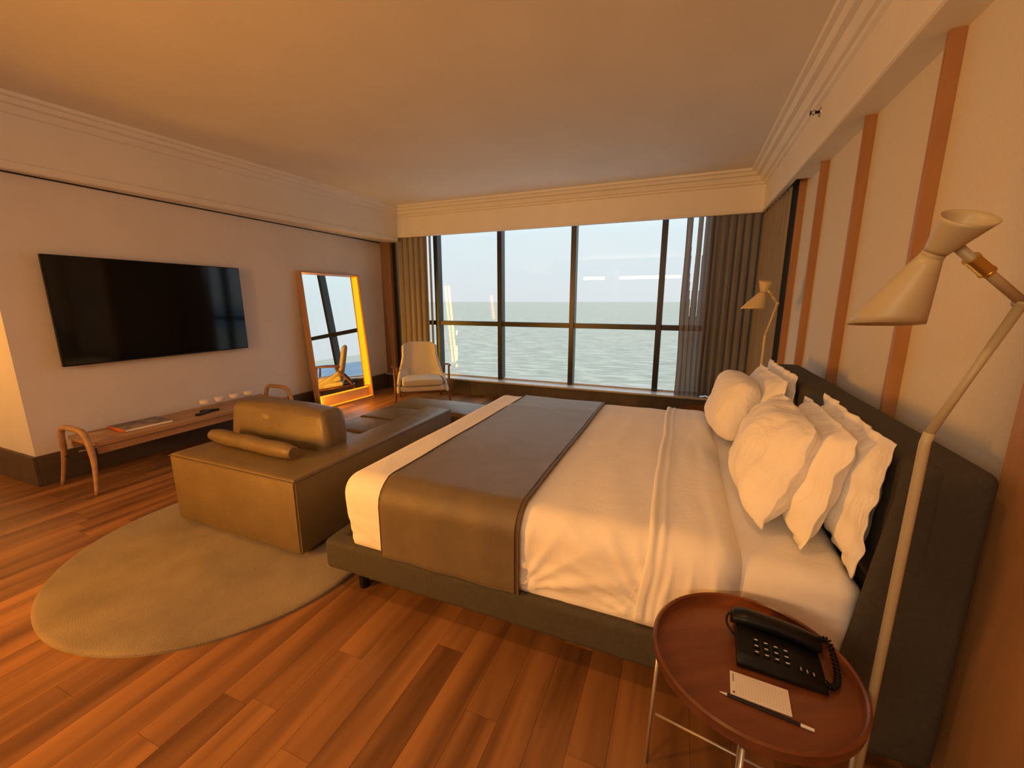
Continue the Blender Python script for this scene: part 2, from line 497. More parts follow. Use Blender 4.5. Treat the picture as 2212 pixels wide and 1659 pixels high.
# soffit and cornice around the ceiling
prof = [(-0.035, 2.44), (0, 2.44), (0.010, 2.446), (0.012, 2.462), (0.004, 2.470), (0, 2.485), (0, 2.735), (0.022, 2.745), (0.030, 2.765), (0.052, 2.77),
        (0.07, 2.80), (0.082, 2.815), (0.115, 2.82), (0.135, 2.85), (0.165, 2.855), (0.17, CZ), (-0.035, CZ)]


def run(i, path3, seg, pf):
    """profile run for the segment seg of path3 using mitred ends"""
    b_ = extrude_profile(path3, pf); b_.verts.ensure_lookup_table(); n = len(pf)
    rings = [[v.co.copy() for v in b_.verts[k * n:(k + 1) * n]] for k in range(len(path3))]; b_.free()
    nb = bmesh.new(); A_ = [nb.verts.new(c_) for c_ in rings[seg]]; C_ = [nb.verts.new(c_) for c_ in rings[seg + 1]]
    for k in range(n): nb.faces.new((A_[k], A_[(k + 1) % n], C_[(k + 1) % n], C_[k]))
    nb.faces.new(A_[::-1]); nb.faces.new(C_)
    return struct(obj('trim_%d' % i, nb, M['trim'], auto=30))


path = [(0.74, -4.1), (0.74, 5.66), (-4.30, 5.66), (-4.62, 1.40), (-4.62, -4.1)]
run(1, path, 0, prof); run(2, path, 1, prof)
profL = [(-0.30, 2.44)] + [(o_, z_ if z_ < 2.45 else z_) for o_, z_ in prof[1:-1]] + [(-0.30, CZ)]
zl = -0.055
profL = [(-0.30, 2.44 + zl), (0.022, 2.44 + zl), (0.030, 2.450 + zl), (0.030, 2.495 + zl), (0.022, 2.500 + zl), (0.006, 2.502 + zl), (0.0, 2.53 + zl), (0, 2.70)] + prof[7:-1] + [(-0.30, CZ)]
run(3, path, 2, profL); run(4, path, 3, profL)
struct(obj('trim_5', B((0.775, -4.1, 2.44), (HX, 4.28, CZ)), M['trim']))
# black strip standing in for the shadow line under the left cornice
struct(obj('trim_6', B((WX, 1.41, 2.374), (WX + 0.006, 5.66, 2.388)), M['frame']))

# headboard wall: timber fins
for k, y in enumerate([2.25, 3.03, 3.835, 4.45]):
    o = obj('wall_fin', B((0.834, y - 0.012, 0.0), (HX, y + 0.012, 2.44 if y < 4.3 else 2.6), 0.0015), M['fin'], bpy.data.objects['wall_right'])

# sea and far hills
struct(obj('sea', B((-30000, 60, -45.2), (40000, 42000, -45)), M['sea']))
bm = bmesh.new(); rows = []
for k in range(61):
    t = k / 60; az = radians(20 + 50 * t); d = 880 + 60 * sin(t * 9)
    hgt = (39 + 16 * noise.noise(Vector((t * 9.3, 1.3, 0))) + 4 * sin(pi * t * 2.5)) * min(1, 6 * t, 6 * (1 - t) + .1)
    fx, fy = sin(az), cos(az)
    rows.append([bm.verts.new((fx * (d + q), fy * (d + q), -45 + z_)) for q, z_ in ((0, -2), (30, hgt * .35), (90, hgt), (200, hgt * .5), (400, -2))])
for k in range(60):
    for j in range(4): bm.faces.new((rows[k][j], rows[k + 1][j], rows[k + 1][j + 1], rows[k][j + 1]))
tag(obj('hills', bm, M['rock'], smooth=True), 'blue hazy hills across the sea, seen in the leaning mirror', 'hills')


# ================================================================== CURTAINS
def curtain(name, p0, p1, z0, z1, amp, pitch, mat, label, grp, seed=0, gather=0.0, gaps=()):
    P0, P1 = Vector(p0), Vector(p1); L = (P1 - P0).length; d = (P1 - P0) / L; nn = Vector((-d.y, d.x))
    n = max(24, int(L / pitch * 14)); rz = 24; bm = bmesh.new(); g_ = []
    for j in range(rz + 1):
        z = z0 + (z1 - z0) * j / rz; row = []
        for i in range(n + 1):
            s = L * i / n; ph = 2 * pi * s / pitch + 1.5 * noise.noise(Vector((s * 2.3, seed, 0)))
            f = 1 + 0.35 * noise.noise(Vector((s * 5, seed + 4, z * .5)))
            a_ = amp * f * (0.85 + 0.3 * (1 - j / rz))
            off = a_ * (sin(ph) + .25 * sin(2.1 * ph + seed)); sh = 0.35 * a_ * cos(ph * 1.0) + gather * (1 - j / rz) * noise.noise(Vector((s * 3, seed, z)))
            q = P0 + d * (s + sh) + nn * off
            row.append(bm.verts.new((q.x, q.y, z)))
        g_.append(row)
    for j in range(rz):
        for i in range(n):
            zz_ = (z0 + (z1 - z0) * (j + .5) / rz); sc = L * (i + .5) / n
            if any(abs(sc - gc) < gw * sstep(gz, 2.3, zz_) and zz_ > gz for gc, gw, gz in gaps): continue
            bm.faces.new((g_[j][i], g_[j][i + 1], g_[j + 1][i + 1], g_[j + 1][i]))
    t = thing(name, label, 'curtain', ((P0.x + P1.x) / 2, (P0.y + P1.y) / 2, z0), 0, grp)
    o_ = obj('drape', bm, mat, t, smooth=True)
    md = o_.modifiers.new('thick', 'SOLIDIFY'); md.thickness = 0.002
    hb = bmesh.new()
    tube(hb, [(P0.x, P0.y, z1 + 0.005), (P1.x, P1.y, z1 + 0.005)], 0.008, 8)
    obj('track', hb, M['frame'], t)
    return t


curtain('curtain', (-4.40, 5.735), (-3.79, 5.735), 0.27, 2.52, 0.030, 0.105, M['curtain_pale'], 'gathered beige curtain behind the armchair, left of the window', 'curtains', 3)
curtain('sheer_curtain', (-3.79, 5.75), (-3.74, 5.75), 0.27, 2.52, 0.010, 0.06, M['sheer'], 'thin edge of white sheer beside the left curtain', 'curtains', 2)
curtain('sheer_curtain', (-0.055, 5.70), (0.28, 5.70), 0.02, 2.52, 0.026, 0.062, M['sheer'], 'see-through brown sheer curtain at the right end of the window', 'curtains', 5, 0.03, ((0.115, 0.030, 1.15), (0.205, 0.013, 0.8), (0.315, 0.014, 1.2)))
curtain('curtain', (0.22, 5.735), (0.775, 5.735), 0.26, 2.52, 0.022, 0.085, M['curtain'], 'dark brown drawn curtain in the corner right of the sheer', 'curtains', 8)
curtain('curtain', (0.758, 5.69), (0.790, 4.48), 0.02, 2.43, 0.017, 0.15, M['curtain_pale'], 'ribbed beige curtain hanging along the headboard wall behind the far lamp', 'curtains', 11)

# ================================================================== RUG
bm = bmesh.new(); n = 96; rx0, rx1, ry0, ry1 = -3.30, -1.55, 0.64, 4.25; R_ = (rx1 - rx0) / 2; cxr = (rx0 + rx1) / 2
outl = []
for k in range(49):
    a_ = pi + pi * k / 48; outl.append((cxr + R_ * cos(a_), ry0 + 0.98 * R_ + 0.98 * R_ * sin(a_)))
for k in range(49):
    a_ = pi * k / 48; outl.append((cxr + R_ * cos(a_), ry1 - R_ + R_ * sin(a_)))
for (ins, z_) in ():
    pass
rings = []
for ins, z_ in ((0.0, 0.0), (0.0, 0.012), (0.006, 0.019), (0.02, 0.022)):
    rings.append([bm.verts.new((cxr + (x - cxr) * (1 - ins / R_), (ry0 + ry1) / 2 + (y - (ry0 + ry1) / 2) * (1 - ins / 1.8), z_)) for x, y in outl])
for a_, b_ in zip(rings[:-1], rings[1:]):
    for k in range(len(outl)):
        bm.faces.new((a_[k], a_[(k + 1) % len(outl)], b_[(k + 1) % len(outl)], b_[k]))
bm.faces.new(rings[-1]); bm.faces.new(rings[0][::-1])
tag(obj('rug', bm, M['rug'], auto=40), 'oval beige wool rug on the wooden floor under the sofa', 'rug')

# ================================================================== SOFA
sofa = thing('sofa', 'tan leather chaise sofa with low back at the foot of the bed', 'sofa', (-2.4, 2.5, 0.022))


def soft(amp, s, seed):
    def f(p_, n_):
        return p_ + n_ * (nz(p_, s, seed) * amp)
    return f


obj('base', B((-2.90, 1.62, 0.045), (-2.00, 3.95, 0.22), 0.015), M['leather'], sofa)
# L-shaped body: near arm + low back, as two upholstered boxes with piped top edge


def lbody(o_):
    """outline of the L (plan) offset inward by o_"""
    return [(-2.96 + o_, 1.46 + o_), (-1.87 - o_, 1.46 + o_), (-1.87 - o_, 3.10 - o_), (-2.13 + o_, 3.10 - o_), (-2.13 + o_, 1.86 - o_ - 0.0), (-2.96 + o_, 1.86 - o_)]


bm = bmesh.new(); zz = [(0.012, 0.055), (0.0, 0.075), (0.0, 0.485), (0.006, 0.497), (0.018, 0.505), (0.05, 0.512)]
rg = [[bm.verts.new((x, y, z_)) for x, y in lbody(o_)] for o_, z_ in zz]
for a_, b_ in zip(rg[:-1], rg[1:]):
    for k in range(6): bm.faces.new((a_[k], a_[(k + 1) % 6], b_[(k + 1) % 6], b_[k]))
bm.faces.new(rg[0][::-1]); bm.faces.new(rg[-1])
ve = [e_ for e_ in bm.edges if abs(e_.verts[0].co.x - e_.verts[1].co.x) < .03 and abs(e_.verts[0].co.y - e_.verts[1].co.y) < .03 and abs(e_.verts[0].co.z - e_.verts[1].co.z) > .3]
bmesh.ops.bevel(bm, geom=ve, offset=0.009, segments=3, affect='EDGES')
obj('frame', bm, M['leather'], sofa, auto=35)
tp = [(x, y, 0.492) for x, y in lbody(-0.002)]
obj('piping', T(tp + [tp[0], tp[1]], 0.0035, 6), M['leather_edge'], sofa)
for (x, y) in ((-2.85, 1.56), (-1.97, 1.56), (-1.97, 3.0), (-2.7, 3.8)):
    obj('foot', T([(x, y, 0.0225), (x, y, 0.06)], 0.02, 10), M['black'], sofa)
ys = [1.86, 2.14, 2.53, 2.93, 3.34, 3.80]
for k in range(5):
    x1 = -2.13 if k < 4 else -1.80

    def f(p_, n_, y0=ys[k], y1=ys[k + 1], x1=x1, k=k):
        u = (p_.x + 2.80) / (x1 + 2.80) * 2 - 1; v = (p_.y - y0) / (y1 - y0) * 2 - 1
        if n_.z > 0.3: p_ = p_ + Vector((0, 0, 0.022 * (1 - u * u) * (1 - v * v) + 0.004 * nz(p_, 7, k)))
        return p_ + n_ * nz(p_, 9, k + 3) * 0.003
    obj('seat_cushion', rbox((-2.80, ys[k] + 0.002, 0.21), (x1, ys[k + 1] - 0.002, 0.385), 0.035, 0.05, f), M['leather'], sofa, smooth=True)


def cushion_bm(w_, h_, t_, seed, n=26, flange=0.0, wr=0.012, sq=0.5, pinch=0.05, corner=0.0):
    """pillow in local XY (width w_, height h_), thickness along Z"""
    bm = bmesh.new(); fr = []; bk = []
    m = n
    for j in range(m + 1):
        a1, a2 = [], []
        for i in range(m + 1):
            u = -1 + 2 * i / m; v = -1 + 2 * j / m
            fl = flange
            iu, iv = min(1, abs(u) / (1 - fl * 2 / w_)) if fl else abs(u), min(1, abs(v) / (1 - fl * 2 / h_)) if fl else abs(v)
            e_ = ((1 - iu ** 2.4) ** sq) * ((1 - iv ** 2.4) ** sq)
            x = u * w_ / 2 * (1 - pinch * (1 - v * v) * abs(u) ** 3 * 0 - pinch * (1 - abs(v) ** 2) * abs(u) ** 4)
            y = v * h_ / 2 * (1 - pinch * (1 - abs(u) ** 2) * abs(v) ** 4)
            cf = 1 - corner * (abs(u) * abs(v)) ** 2.2; x *= cf; y *= cf
            q = Vector((x, y, 0)); w1 = nz(q, 5, seed) * wr * (0.4 + e_) + nz(q, 13, seed + 9) * wr * .45
            rad = sin(10 * math.atan2(v, u + .001) + seed) * wr * 0.5 * min(1, (iu ** 4 + iv ** 4)) * (1 if e_ > 0.01 else .4)
            wave = nz(q, 16, seed + 2) * wr * 0.9 if e_ < 0.02 else 0
            z = t_ / 2 * e_
            a1.append(bm.verts.new((x, y, z + w1 * min(1, e_ * 3 + .1) + rad + wave + 0.0015)))
            if 0 < i < m and 0 < j < m or fl:
                a2.append(bm.verts.new((x, y, -z * 0.8 + rad * .5 + wave - 0.0015)))
            else:
                a2.append(a1[-1])
        fr.append(a1); bk.append(a2)
    for j in range(m):
        for i in range(m):
            bm.faces.new((fr[j][i], fr[j][i + 1], fr[j + 1][i + 1], fr[j + 1][i]))
            try:
                bm.faces.new((bk[j][i], bk[j + 1][i], bk[j + 1][i + 1], bk[j][i + 1]))
            except ValueError:
                pass
    if fl:
        bd = [(i, 0) for i in range(m)] + [(m, j) for j in range(m)] + [(m - i, m) for i in range(m)] + [(0, m - j) for j in range(m)]
        for k in range(len(bd)):
            (i, j), (i2, j2) = bd[k], bd[(k + 1) % len(bd)]
            try:
                bm.faces.new((fr[j][i], bk[j][i], bk[j2][i2], fr[j2][i2]))
            except ValueError:
                pass
    return bm


def placed(bm, loc, xdir, ydir):
    """local x -> xdir, local y -> ydir"""
    X = Vector(xdir).normalized(); Y = Vector(ydir); Y = (Y - X * Y.dot(X)).normalized(); Z = X.cross(Y)
    mt = Matrix((X, Y, Z)).transposed().to_4x4(); mt.translation = Vector(loc)
    bmesh.ops.transform(bm, matrix=mt, verts=bm.verts); return bm


# loose back cushion: thick slab with domed back, boxed sides
def fback(p_, n_):
    u = (p_.x + 2.535) / 0.47; v = (p_.z - 0.55) / 0.18
    s_ = 1 - 0.10 * max(0, v) ** 2 * max(0, u)
    x = -2.535 + (p_.x + 2.535) * s_
    y = p_.y + (0.04 * (1 - u * u) * (1 if n_.y > 0 else -1) * (1 - v * v)) + (p_.z - 0.39) * 0.12
    return Vector((x, y, p_.z - 0.018 * u * u * max(0, v) + 0.006 * nz(p_, 6, 2)))


cu = thing('back_cushion', 'large tan leather back cushion propped against the near sofa arm', 'cushion', (-2.47, 2.0, 0.40))
obj('cover', rbox((-3.00, 1.868, 0.405), (-2.07, 2.06, 0.755), 0.045, 0.03, fback), M['leather'], cu, smooth=True)
bo = thing('bolster', 'slim tan leather bolster lying on top of the near sofa arm', 'cushion', (-2.45, 1.70, 0.56))
bm = bmesh.new()
pts = [Vector((-2.90 + 0.80 * k / 16, 1.70 - 0.04 * k / 16, 0.562 + 0.002 * sin(k))) for k in range(17)]
tube(bm, pts, [0.035, 0.043] + [0.048 + 0.002 * sin(k * 1.3) for k in range(13)] + [0.044, 0.036], 20)
obj('cover', bm, M['leather'], bo, auto=50)
obj('end_cap', T([(-2.104, 1.66, 0.562), (-2.094, 1.659, 0.562)], [0.040, 0.034], 20), M['leather'], bo)

# ================================================================== BED
bed = thing('bed', 'king size bed with taupe upholstered frame and padded headboard', 'bed', (-0.4, 2.36, 0))


def fb(p_, n_): return p_ + n_ * nz(p_, 4, 1) * 0.003


obj('side_rail', rbox((-1.585, 1.365, 0.125), (0.62, 1.46, 0.285), 0.028, 0.12, fb), M['bedfab'], bed, smooth=True)
obj('side_rail', rbox((-1.585, 3.27, 0.125), (0.62, 3.365, 0.285), 0.028, 0.12, fb), M['bedfab'], bed, smooth=True)
obj('foot_rail', rbox((-1.59, 1.40, 0.125), (-1.50, 3.33, 0.285), 0.028, 0.12, fb), M['bedfab'], bed, smooth=True)
obj('slat_base', B((-1.51, 1.44, 0.20), (0.62, 3.29, 0.27)), M['bedfab'], bed)
for (x, y) in ((-1.43, 1.46), (-1.43, 3.26), (0.45, 1.46), (0.45, 3.26), (-1.70 + .22, 1.62)):
    obj('leg', T([(x, y, 0), (x, y, 0.14)], [0.024, 0.030], 14), M['black'], bed)


def fh(p_, n_):
    # rounded headboard, slight roll at the top and at both side edges
    return p_ + n_ * nz(p_, 3, 5) * 0.004


obj('headboard', rbox((0.605, 1.375, 0.06), (0.79, 3.43, 1.015), 0.035, 0.09, fh), M['bedfab'], bed, smooth=True)
def fw_(p_, n_):
    f_ = max(0, min(1, (0.66 - p_.x) / 0.06)); return Vector((p_.x - f_ * 0.11 * max(0, 0.93 - p_.z), p_.y, p_.z))


obj('headboard_wing', rbox((0.590, 1.374, 0.06), (0.68, 1.425, 1.012), 0.024, 0.09, fw_), M['bedfab'], bed, smooth=True)
obj('headboard_wing', rbox((0.590, 3.38, 0.06), (0.68, 3.431, 1.012), 0.024, 0.09, fw_), M['bedfab'], bed, smooth=True)


def fm(p_, n_):
    q = p_ + n_ * nz(p_, 3, 2) * 0.008
    if p_.y < 1.6 and p_.z < 0.55:
        s_ = 1 - p_.z / 0.62
        q.y += sin(p_.x * 34 + 7 * (0.62 - p_.z)) * 0.004 * s_
    # tucked corner pleats at the head end
    if p_.x > 0.42 and p_.y < 1.56:
        q.y += 0.006 * sin(p_.z * 40)
    return q


obj('mattress', rbox((-1.42, 1.412, 0.26), (0.585, 3.312, 0.605), 0.075, 0.04, fm), M['duvet'], bed, smooth=True)

# duvet -------------------------------------------------------------
DX0, DX1, DY0, DY1, DZ0, DZ1, DR = -1.485, 0.25, 1.374, 3.350, 0.19, 0.640, 0.105


def rdg(a): return (1 - abs(sin(a))) ** 1.6


def runner_mask(x):
    return sstep(-1.27, -1.21, x) * (1 - sstep(-0.56, -0.50, x))


def fd(p_, n_):
    q = p_.copy(); m = 1 - runner_mask(p_.x)
    low = 1 - sstep(0.30, 0.56, p_.z)
    if p_.y < 1.55 or p_.y > 3.15:
        side = -1 if p_.y < 1.55 else 1
        # pulled pleats running down towards the two corners of the runner/turn-down
        xa, xb = -0.52, -0.05
        t = (p_.x - xa) / (xb - xa)
        if p_.x > -0.54:
            hgt = p_.z - 0.30
            ang1 = math.atan2(hgt, max(0.001, p_.x - xa + .02)); d1 = sqrt(hgt ** 2 + (p_.x - xa + .02) ** 2)
            ang2 = math.atan2(hgt, max(0.001, xb - p_.x + .03)); d2 = sqrt(hgt ** 2 + (xb - p_.x + .03) ** 2)
            w_ = rdg(ang1 * 9) * exp(-d1 * 5.5) * 0.026 + rdg(ang2 * 11 + 1 + nz(p_, 4) * .8) * exp(-d2 * 4.0) * 0.030 - 0.008 + nz((p_.x * .6, 0, p_.z * 2.6 + p_.x), 14, 6) * 0.010 * low
            w_ += nz((p_.x * 1.0, 0, p_.z * 3.2), 7, 1) * 0.014 * low
            q.y += side * w_ * m * min(1, n_.y ** 2 * 1.4)
        else:
            q.y += side * (nz((p_.x, 0, p_.z * 2.5), 12, 4) * 0.010 * low) * m
        q.y += -side * 0.012 * (low ** 2) * m
    if p_.x < -1.35:
        q.x += (nz((0, p_.y, p_.z * .6), 7, 2) * 0.014 * low + 0.02 * low ** 2) * (1 - sstep(-1.47, -1.35, p_.x))
    if n_.z > 0.5:
        q.z += nz(p_, 1.7, 3) * 0.008 + nz((p_.x * 2.0, p_.y * .6, 0), 4, 6) * 0.006 * m
    if q.z < 0.33:
        t_ = 0.33 - q.z; q.y = max(1.368 + t_ * 0.62, min(3.357 - t_ * 0.62, q.y)); q.x = max(-1.50 + t_ * .3, q.x)
    return q


dv = tag(obj('duvet', rbox((DX0, DY0, DZ0), (DX1, DY1, DZ1), DR, 0.014, fd), M['duvet'], smooth=True),
         'white duvet covering the bed, tucked in along the frame', 'duvet')


# runner ------------------------------------------------------------
def side_profile(off):
    pts = []; r = DR + off; ya, yb, zt = DY0 - off, DY1 + off, DZ1 + off
    for k in range(16): pts.append((ya, 0.285 + (zt - r - 0.285) * k / 16))
    for k in range(11):
        a_ = pi - pi / 2 * k / 10; pts.append((ya + r + r * cos(a_), zt - r + r * sin(a_)))
    for k in range(1, 30): pts.append((ya + r + (yb - ya - 2 * r) * k / 30, zt))
    for k in range(11):
        a_ = pi / 2 - pi / 2 * k / 10; pts.append((yb - r + r * cos(a_), zt - r + r * sin(a_)))
    for k in range(1, 17): pts.append((yb, zt - r - (zt - r - 0.285) * k / 16))
    return pts


bm = bmesh.new(); nx = 60; rows = []; X0, X1 = -0.065, 0.246; prf = {}
for i in range(nx + 1):
    x = X0 + (X1 - X0) * i / nx; dx = max(0, x - (DX1 - DR)); ins = DR - sqrt(max(0, DR * DR - dx * dx)) if dx > 0 else 0
    edge = 0.012 * exp(-((x - X0 - 0.012) / 0.012) ** 2) + 0.006 * exp(-((x - X0 - 0.05) / 0.010) ** 2)
    col = []
    pp = side_profile(0.008 - ins)
    for k, (y, z) in enumerate(pp):
        low = 1 - sstep(0.30, 0.60, z); q = Vector((x, y, z)); off = edge * 0.6
        side = -1 if y < 2.3 else 1
        vert = 1 - sstep(0.50, 0.66, z)
        pl = (rdg(x * 46 + 1.3 * sin(z * 8) + z * 6 + nz(q, 5) * 1.1) - 0.25) * 0.014 * (0.2 + low) * vert
        yy = y + side * (max(-0.003, pl) + off * vert); zz2 = z
        if z > 0.5 and vert < 0.6:
            zz2 += nz((x, y, z), 1.7, 3) * 0.008 + 0.004 + edge + 0.004 * nz((x * 6, y * 1.2, 0), 3, 9)
        t_ = max(0, 0.33 - z)
        if y < 1.6: yy = max(yy, 1.362 + t_ * 0.75)
        if y > 3.1: yy = min(yy, 3.362 - t_ * 0.75)
        shift = 0.03 * low * (x - X0) / (X1 - X0) + 0.010 * nz((0, y, z), 4, 7) - 0.012 * low
        col.append(bm.verts.new((x + shift, yy, zz2)))
    rows.append(col)
for i in range(nx):
    for k in range(len(rows[0]) - 1): bm.faces.new((rows[i][k], rows[i][k + 1], rows[i + 1][k + 1], rows[i + 1][k]))
o = obj('turned_down_sheet', bm, M['duvet'], smooth=True); md = o.modifiers.new('t', 'SOLIDIFY'); md.thickness = 0.006; md.offset = 0
tag(o, 'white top sheet turned down over the duvet below the pillows', 'sheet')

rn = thing('bed_runner', 'brown woven runner laid across the foot end of the duvet', 'bed runner', (-0.87, 2.36, 0.66))
bm = bmesh.new(); nx = 34; sp = side_profile(0.007); rows = []
for (y, z) in sp:
    row = []
    for i in range(nx + 1):
        x = -1.215 + 0.68 * i / nx
        q = Vector((x, y, z)); up = 0
        if z > 0.64:
            up = nz(q, 1.7, 3) * 0.008 + 0.003 + nz((x, y, 0), 6, 4) * 0.003 + 0.007 * exp(-((y - 2.92 - 0.03 * sin(x * 7)) / 0.03) ** 2)
        lean = -0.035 * (z - .3) if False else 0
        row.append(bm.verts.new((x + 0.004 * nz(q, 5), y - (0.003 * sin(x * 25) if y < 1.5 else 0), z + up)))
    rows.append(row)
for j in range(len(rows) - 1):
    for i in range(nx): bm.faces.new((rows[j][i], rows[j][i + 1], rows[j + 1][i + 1], rows[j + 1][i]))
o = obj('cloth', bm, M['runner'], rn, smooth=True); md = o.modifiers.new('t', 'SOLIDIFY'); md.thickness = 0.004; md.offset = 1
for xx in (-1.215, -0.535, -0.553):
    hb = []
    for (y, z) in side_profile(0.012)[::2]:
        up = nz((xx, y, z), 1.7, 3) * 0.008 + 0.003 if z > 0.64 else 0
        hb.append((xx, y, z + up))
    obj('hem', T(hb, 0.0042 if xx != -0.553 else 0.0028, 6), M['leather_edge'], rn)

# pillows -----------------------------------------------------------
PG = 'bed pillows'


def pillow(label, bot_near, width, height, th, lean, seed, flange=0.0, yaw=0.0, wr=0.014, roll=0.0, corner=0.03):
    """bot_near: lower near corner; width runs along +Y, lean degrees back from vertical"""
    xd = Vector((sin(radians(yaw)), cos(radians(yaw)), sin(radians(roll)))); up = Vector((sin(radians(lean)), -0.02, cos(radians(lean))))
    bm_ = cushion_bm(width, height, th, seed, 34, flange, wr, corner=corner)
    c_ = Vector(bot_near) + xd * width / 2 + up * height / 2
    # local z should face -X (towards the foot end)
    placed(bm_, c_, -xd, up)
    t_ = thing('pillow', label, 'pillow', tuple(c_), 0, PG)
    obj('case', bm_, M['pillow'], t_, smooth=True)
    return t_


pillow('flanged white pillow nearest the headboard, near side of the bed', (0.545, 1.44, 0.60), 0.76, 0.46, 0.15, 5, 3, 0.045, 2, 0.020)
pillow('middle white pillow of the near stack of three', (0.42, 1.50, 0.615), 0.72, 0.44, 0.17, 14, 11, 0.02, 2, 0.020, corner=0.07)
pillow('plump white pillow at the front of the near stack', (0.300, 1.56, 0.625), 0.74, 0.44, 0.27, 19, 21, 0.012, 2, 0.024, corner=0.10)
pillow('flanged white pillow nearest the headboard, far side of the bed', (0.545, 2.55, 0.60), 0.76, 0.47, 0.15, 5, 33, 0.045, -1, 0.020)
pillow('middle white pillow of the far stack of three', (0.43, 2.50, 0.615), 0.72, 0.44, 0.17, 14, 41, 0.02, -2, 0.018)
pillow('rounded white pillow at the front of the far stack', (0.29, 2.52, 0.625), 0.66, 0.41, 0.27, 16, 55, 0.0, -4, 0.016, corner=0.19)

# ================================================================== TELEVISION
tv = thing('television', 'large black flat television on the wall above the bench', 'television', (WX, 2.41, 1.36))
ty0, ty1, tz0, tz1, tx = 1.655, 3.205, 0.93, 1.81, -4.59
obj('wall_mount', B((WX, 2.2, 1.2), (tx - 0.02, 2.6, 1.5)), M['black'], tv)
obj('housing', B((tx - 0.03, ty0, tz0), (tx, ty1, tz1), 0.004), M['black'], tv)
obj('screen', B((tx - 0.002, ty0 + 0.008, tz0 + 0.012), (tx + 0.0015, ty1 - 0.008, tz1 - 0.008)), M['screen'], tv)

# ================================================================== BENCH
bn = thing('bench', 'long low wooden bench with looped end legs under the television', 'bench', (-4.3, 2.4, 0))
bm = bmesh.new(); n = 20; pts = []
for j in (0, 1):
    for k in range(n + 1):
        x = -4.53 + 0.44 * k / n; dip = 0.012 * (1 - ((k / n) * 2 - 1) ** 2)
        pts.append((x, 0.385 - dip if j == 0 else 0.355 - dip * .5))
top_ = pts[:n + 1]; bot_ = pts[n + 1:]
ring = top_ + bot_[::-1]
a_ = [bm.verts.new((x, 1.57, z)) for x, z in ring]; b_ = [bm.verts.new((x, 3.24, z)) for x, z in ring]
for k in range(len(ring)): bm.faces.new((a_[k], a_[(k + 1) % len(ring)], b_[(k + 1) % len(ring)], b_[k]))
bm.faces.new(a_); bm.faces.new(b_[::-1])
obj('seat', bm, M['bench'], bn, auto=40)
obj('front_rail', B((-4.12, 1.57, 0.29), (-4.10, 3.24, 0.352), 0.006), M['bench'], bn)
obj('back_rail', B((-4.51, 1.57, 0.29), (-4.49, 3.24, 0.352), 0.006), M['bench'], bn)
for yy, sg in ((1.52, -1), (3.28, 1)):
    lp = smoothpath([(-4.035, yy + 0.035 * sg, 0.0), (-4.07, yy, 0.25), (-4.10, yy, 0.40), (-4.15, yy, 0.470), (-4.22, yy, 0.485), (-4.38, yy, 0.485), (-4.45, yy, 0.470), (-4.49, yy, 0.40), (-4.51, yy, 0.25), (-4.54, yy + 0.035 * sg, 0.0)], 6)
    nn_ = len(lp)
    obj('loop_leg', T(lp, [0.013 + 0.009 * sstep(0, 0.35, min(k, nn_ - 1 - k) / nn_ * 2) for k in range(nn_)], 10), M['bench'], bn, smooth=True)
    obj('stretcher', T([(-4.075, yy, 0.235), (-4.50, yy, 0.235)], 0.006, 8), M['black'], bn)
obj('brace', T([(-4.29, 1.53, 0.30), (-4.29, 3.27, 0.30)], 0.006, 8), M['steel'], bn)

bk = thing('magazine', 'dark covered magazine with orange spine lying on the bench', 'magazine', (-4.37, 1.99, 0.375), radians(-3))
obj('pages', B((-0.135, -0.169, 0.002), (0.1365, 0.172, 0.0202), 0.001), M['paper'], bk, world=False)
obj('cover', B((-0.138, -0.173, 0.020), (0.134, 0.173, 0.0225)), M['cover'], bk, world=False)
obj('spine', B((-0.138, -0.178, 0.001), (0.134, -0.170, 0.0235)), M['orange'], bk, world=False)
obj('back_cover', B((-0.137, -0.173, 0.0005), (0.134, 0.173, 0.003)), M['cover'], bk, world=False)
for k, (x, y, a_) in enumerate(((-4.26, 2.44, 20), (-4.31, 2.53, -35))):
    r_ = thing('remote_control', ('black remote control on the bench, nearer the magazine', 'black remote control lying askew behind the first remote')[k], 'remote', (x, y, 0.376), radians(a_), 'remote controls on the bench')
    obj('case', B((-0.022, -0.08, 0), (0.022, 0.08, 0.018), 0.006), M['black'], r_, world=False)
    for q in range(4):
        obj('button_row', B((-0.014, -0.055 + q * 0.025, 0.018), (0.014, -0.045 + q * 0.025, 0.0195)), M['frame'], r_, world=False)
for k, y in enumerate((2.58, 2.72, 2.88, 3.04)):
    gl = thing('drinking_glass', ('first small glass with a white paper cap on the bench, from the left', 'second small glass with a white paper cap on the bench, from the left', 'third small glass with a white paper cap on the bench, from the left', 'fourth small glass with a white paper cap, nearest the mirror')[k], 'glass', (-4.46, y, 0.380), 0, 'capped glasses on the bench')
    bm = bmesh.new(); tube(bm, [(0, 0, 0), (0, 0, 0.068)], [0.027, 0.033], 20, cap=False)
    o = obj('glass', bm, M['glass'], gl, world=False, smooth=True)
    bm = bmesh.new(); tube(bm, [(0, 0, 0.048), (0, 0, 0.080), (0, 0, 0.086)], [0.041, 0.043, 0.040], 20)
    obj('paper_cap', bm, M['paper'], gl, world=False, auto=40)

# ================================================================== MIRROR (leaning)
mr = thing('mirror', 'tall leaning floor mirror in a wooden box frame with amber light strip', 'mirror', (-4.400, 4.475, 0.0))
tilt = math.asin(0.150 / 1.87)
mr.rotation_euler = (0, -tilt, radians(-4.0))      # local z up the mirror, local x towards the room
W2, H_, D_ = 0.49, 1.845, 0.085


def mb(a, b): return B(a, b, 0.002)


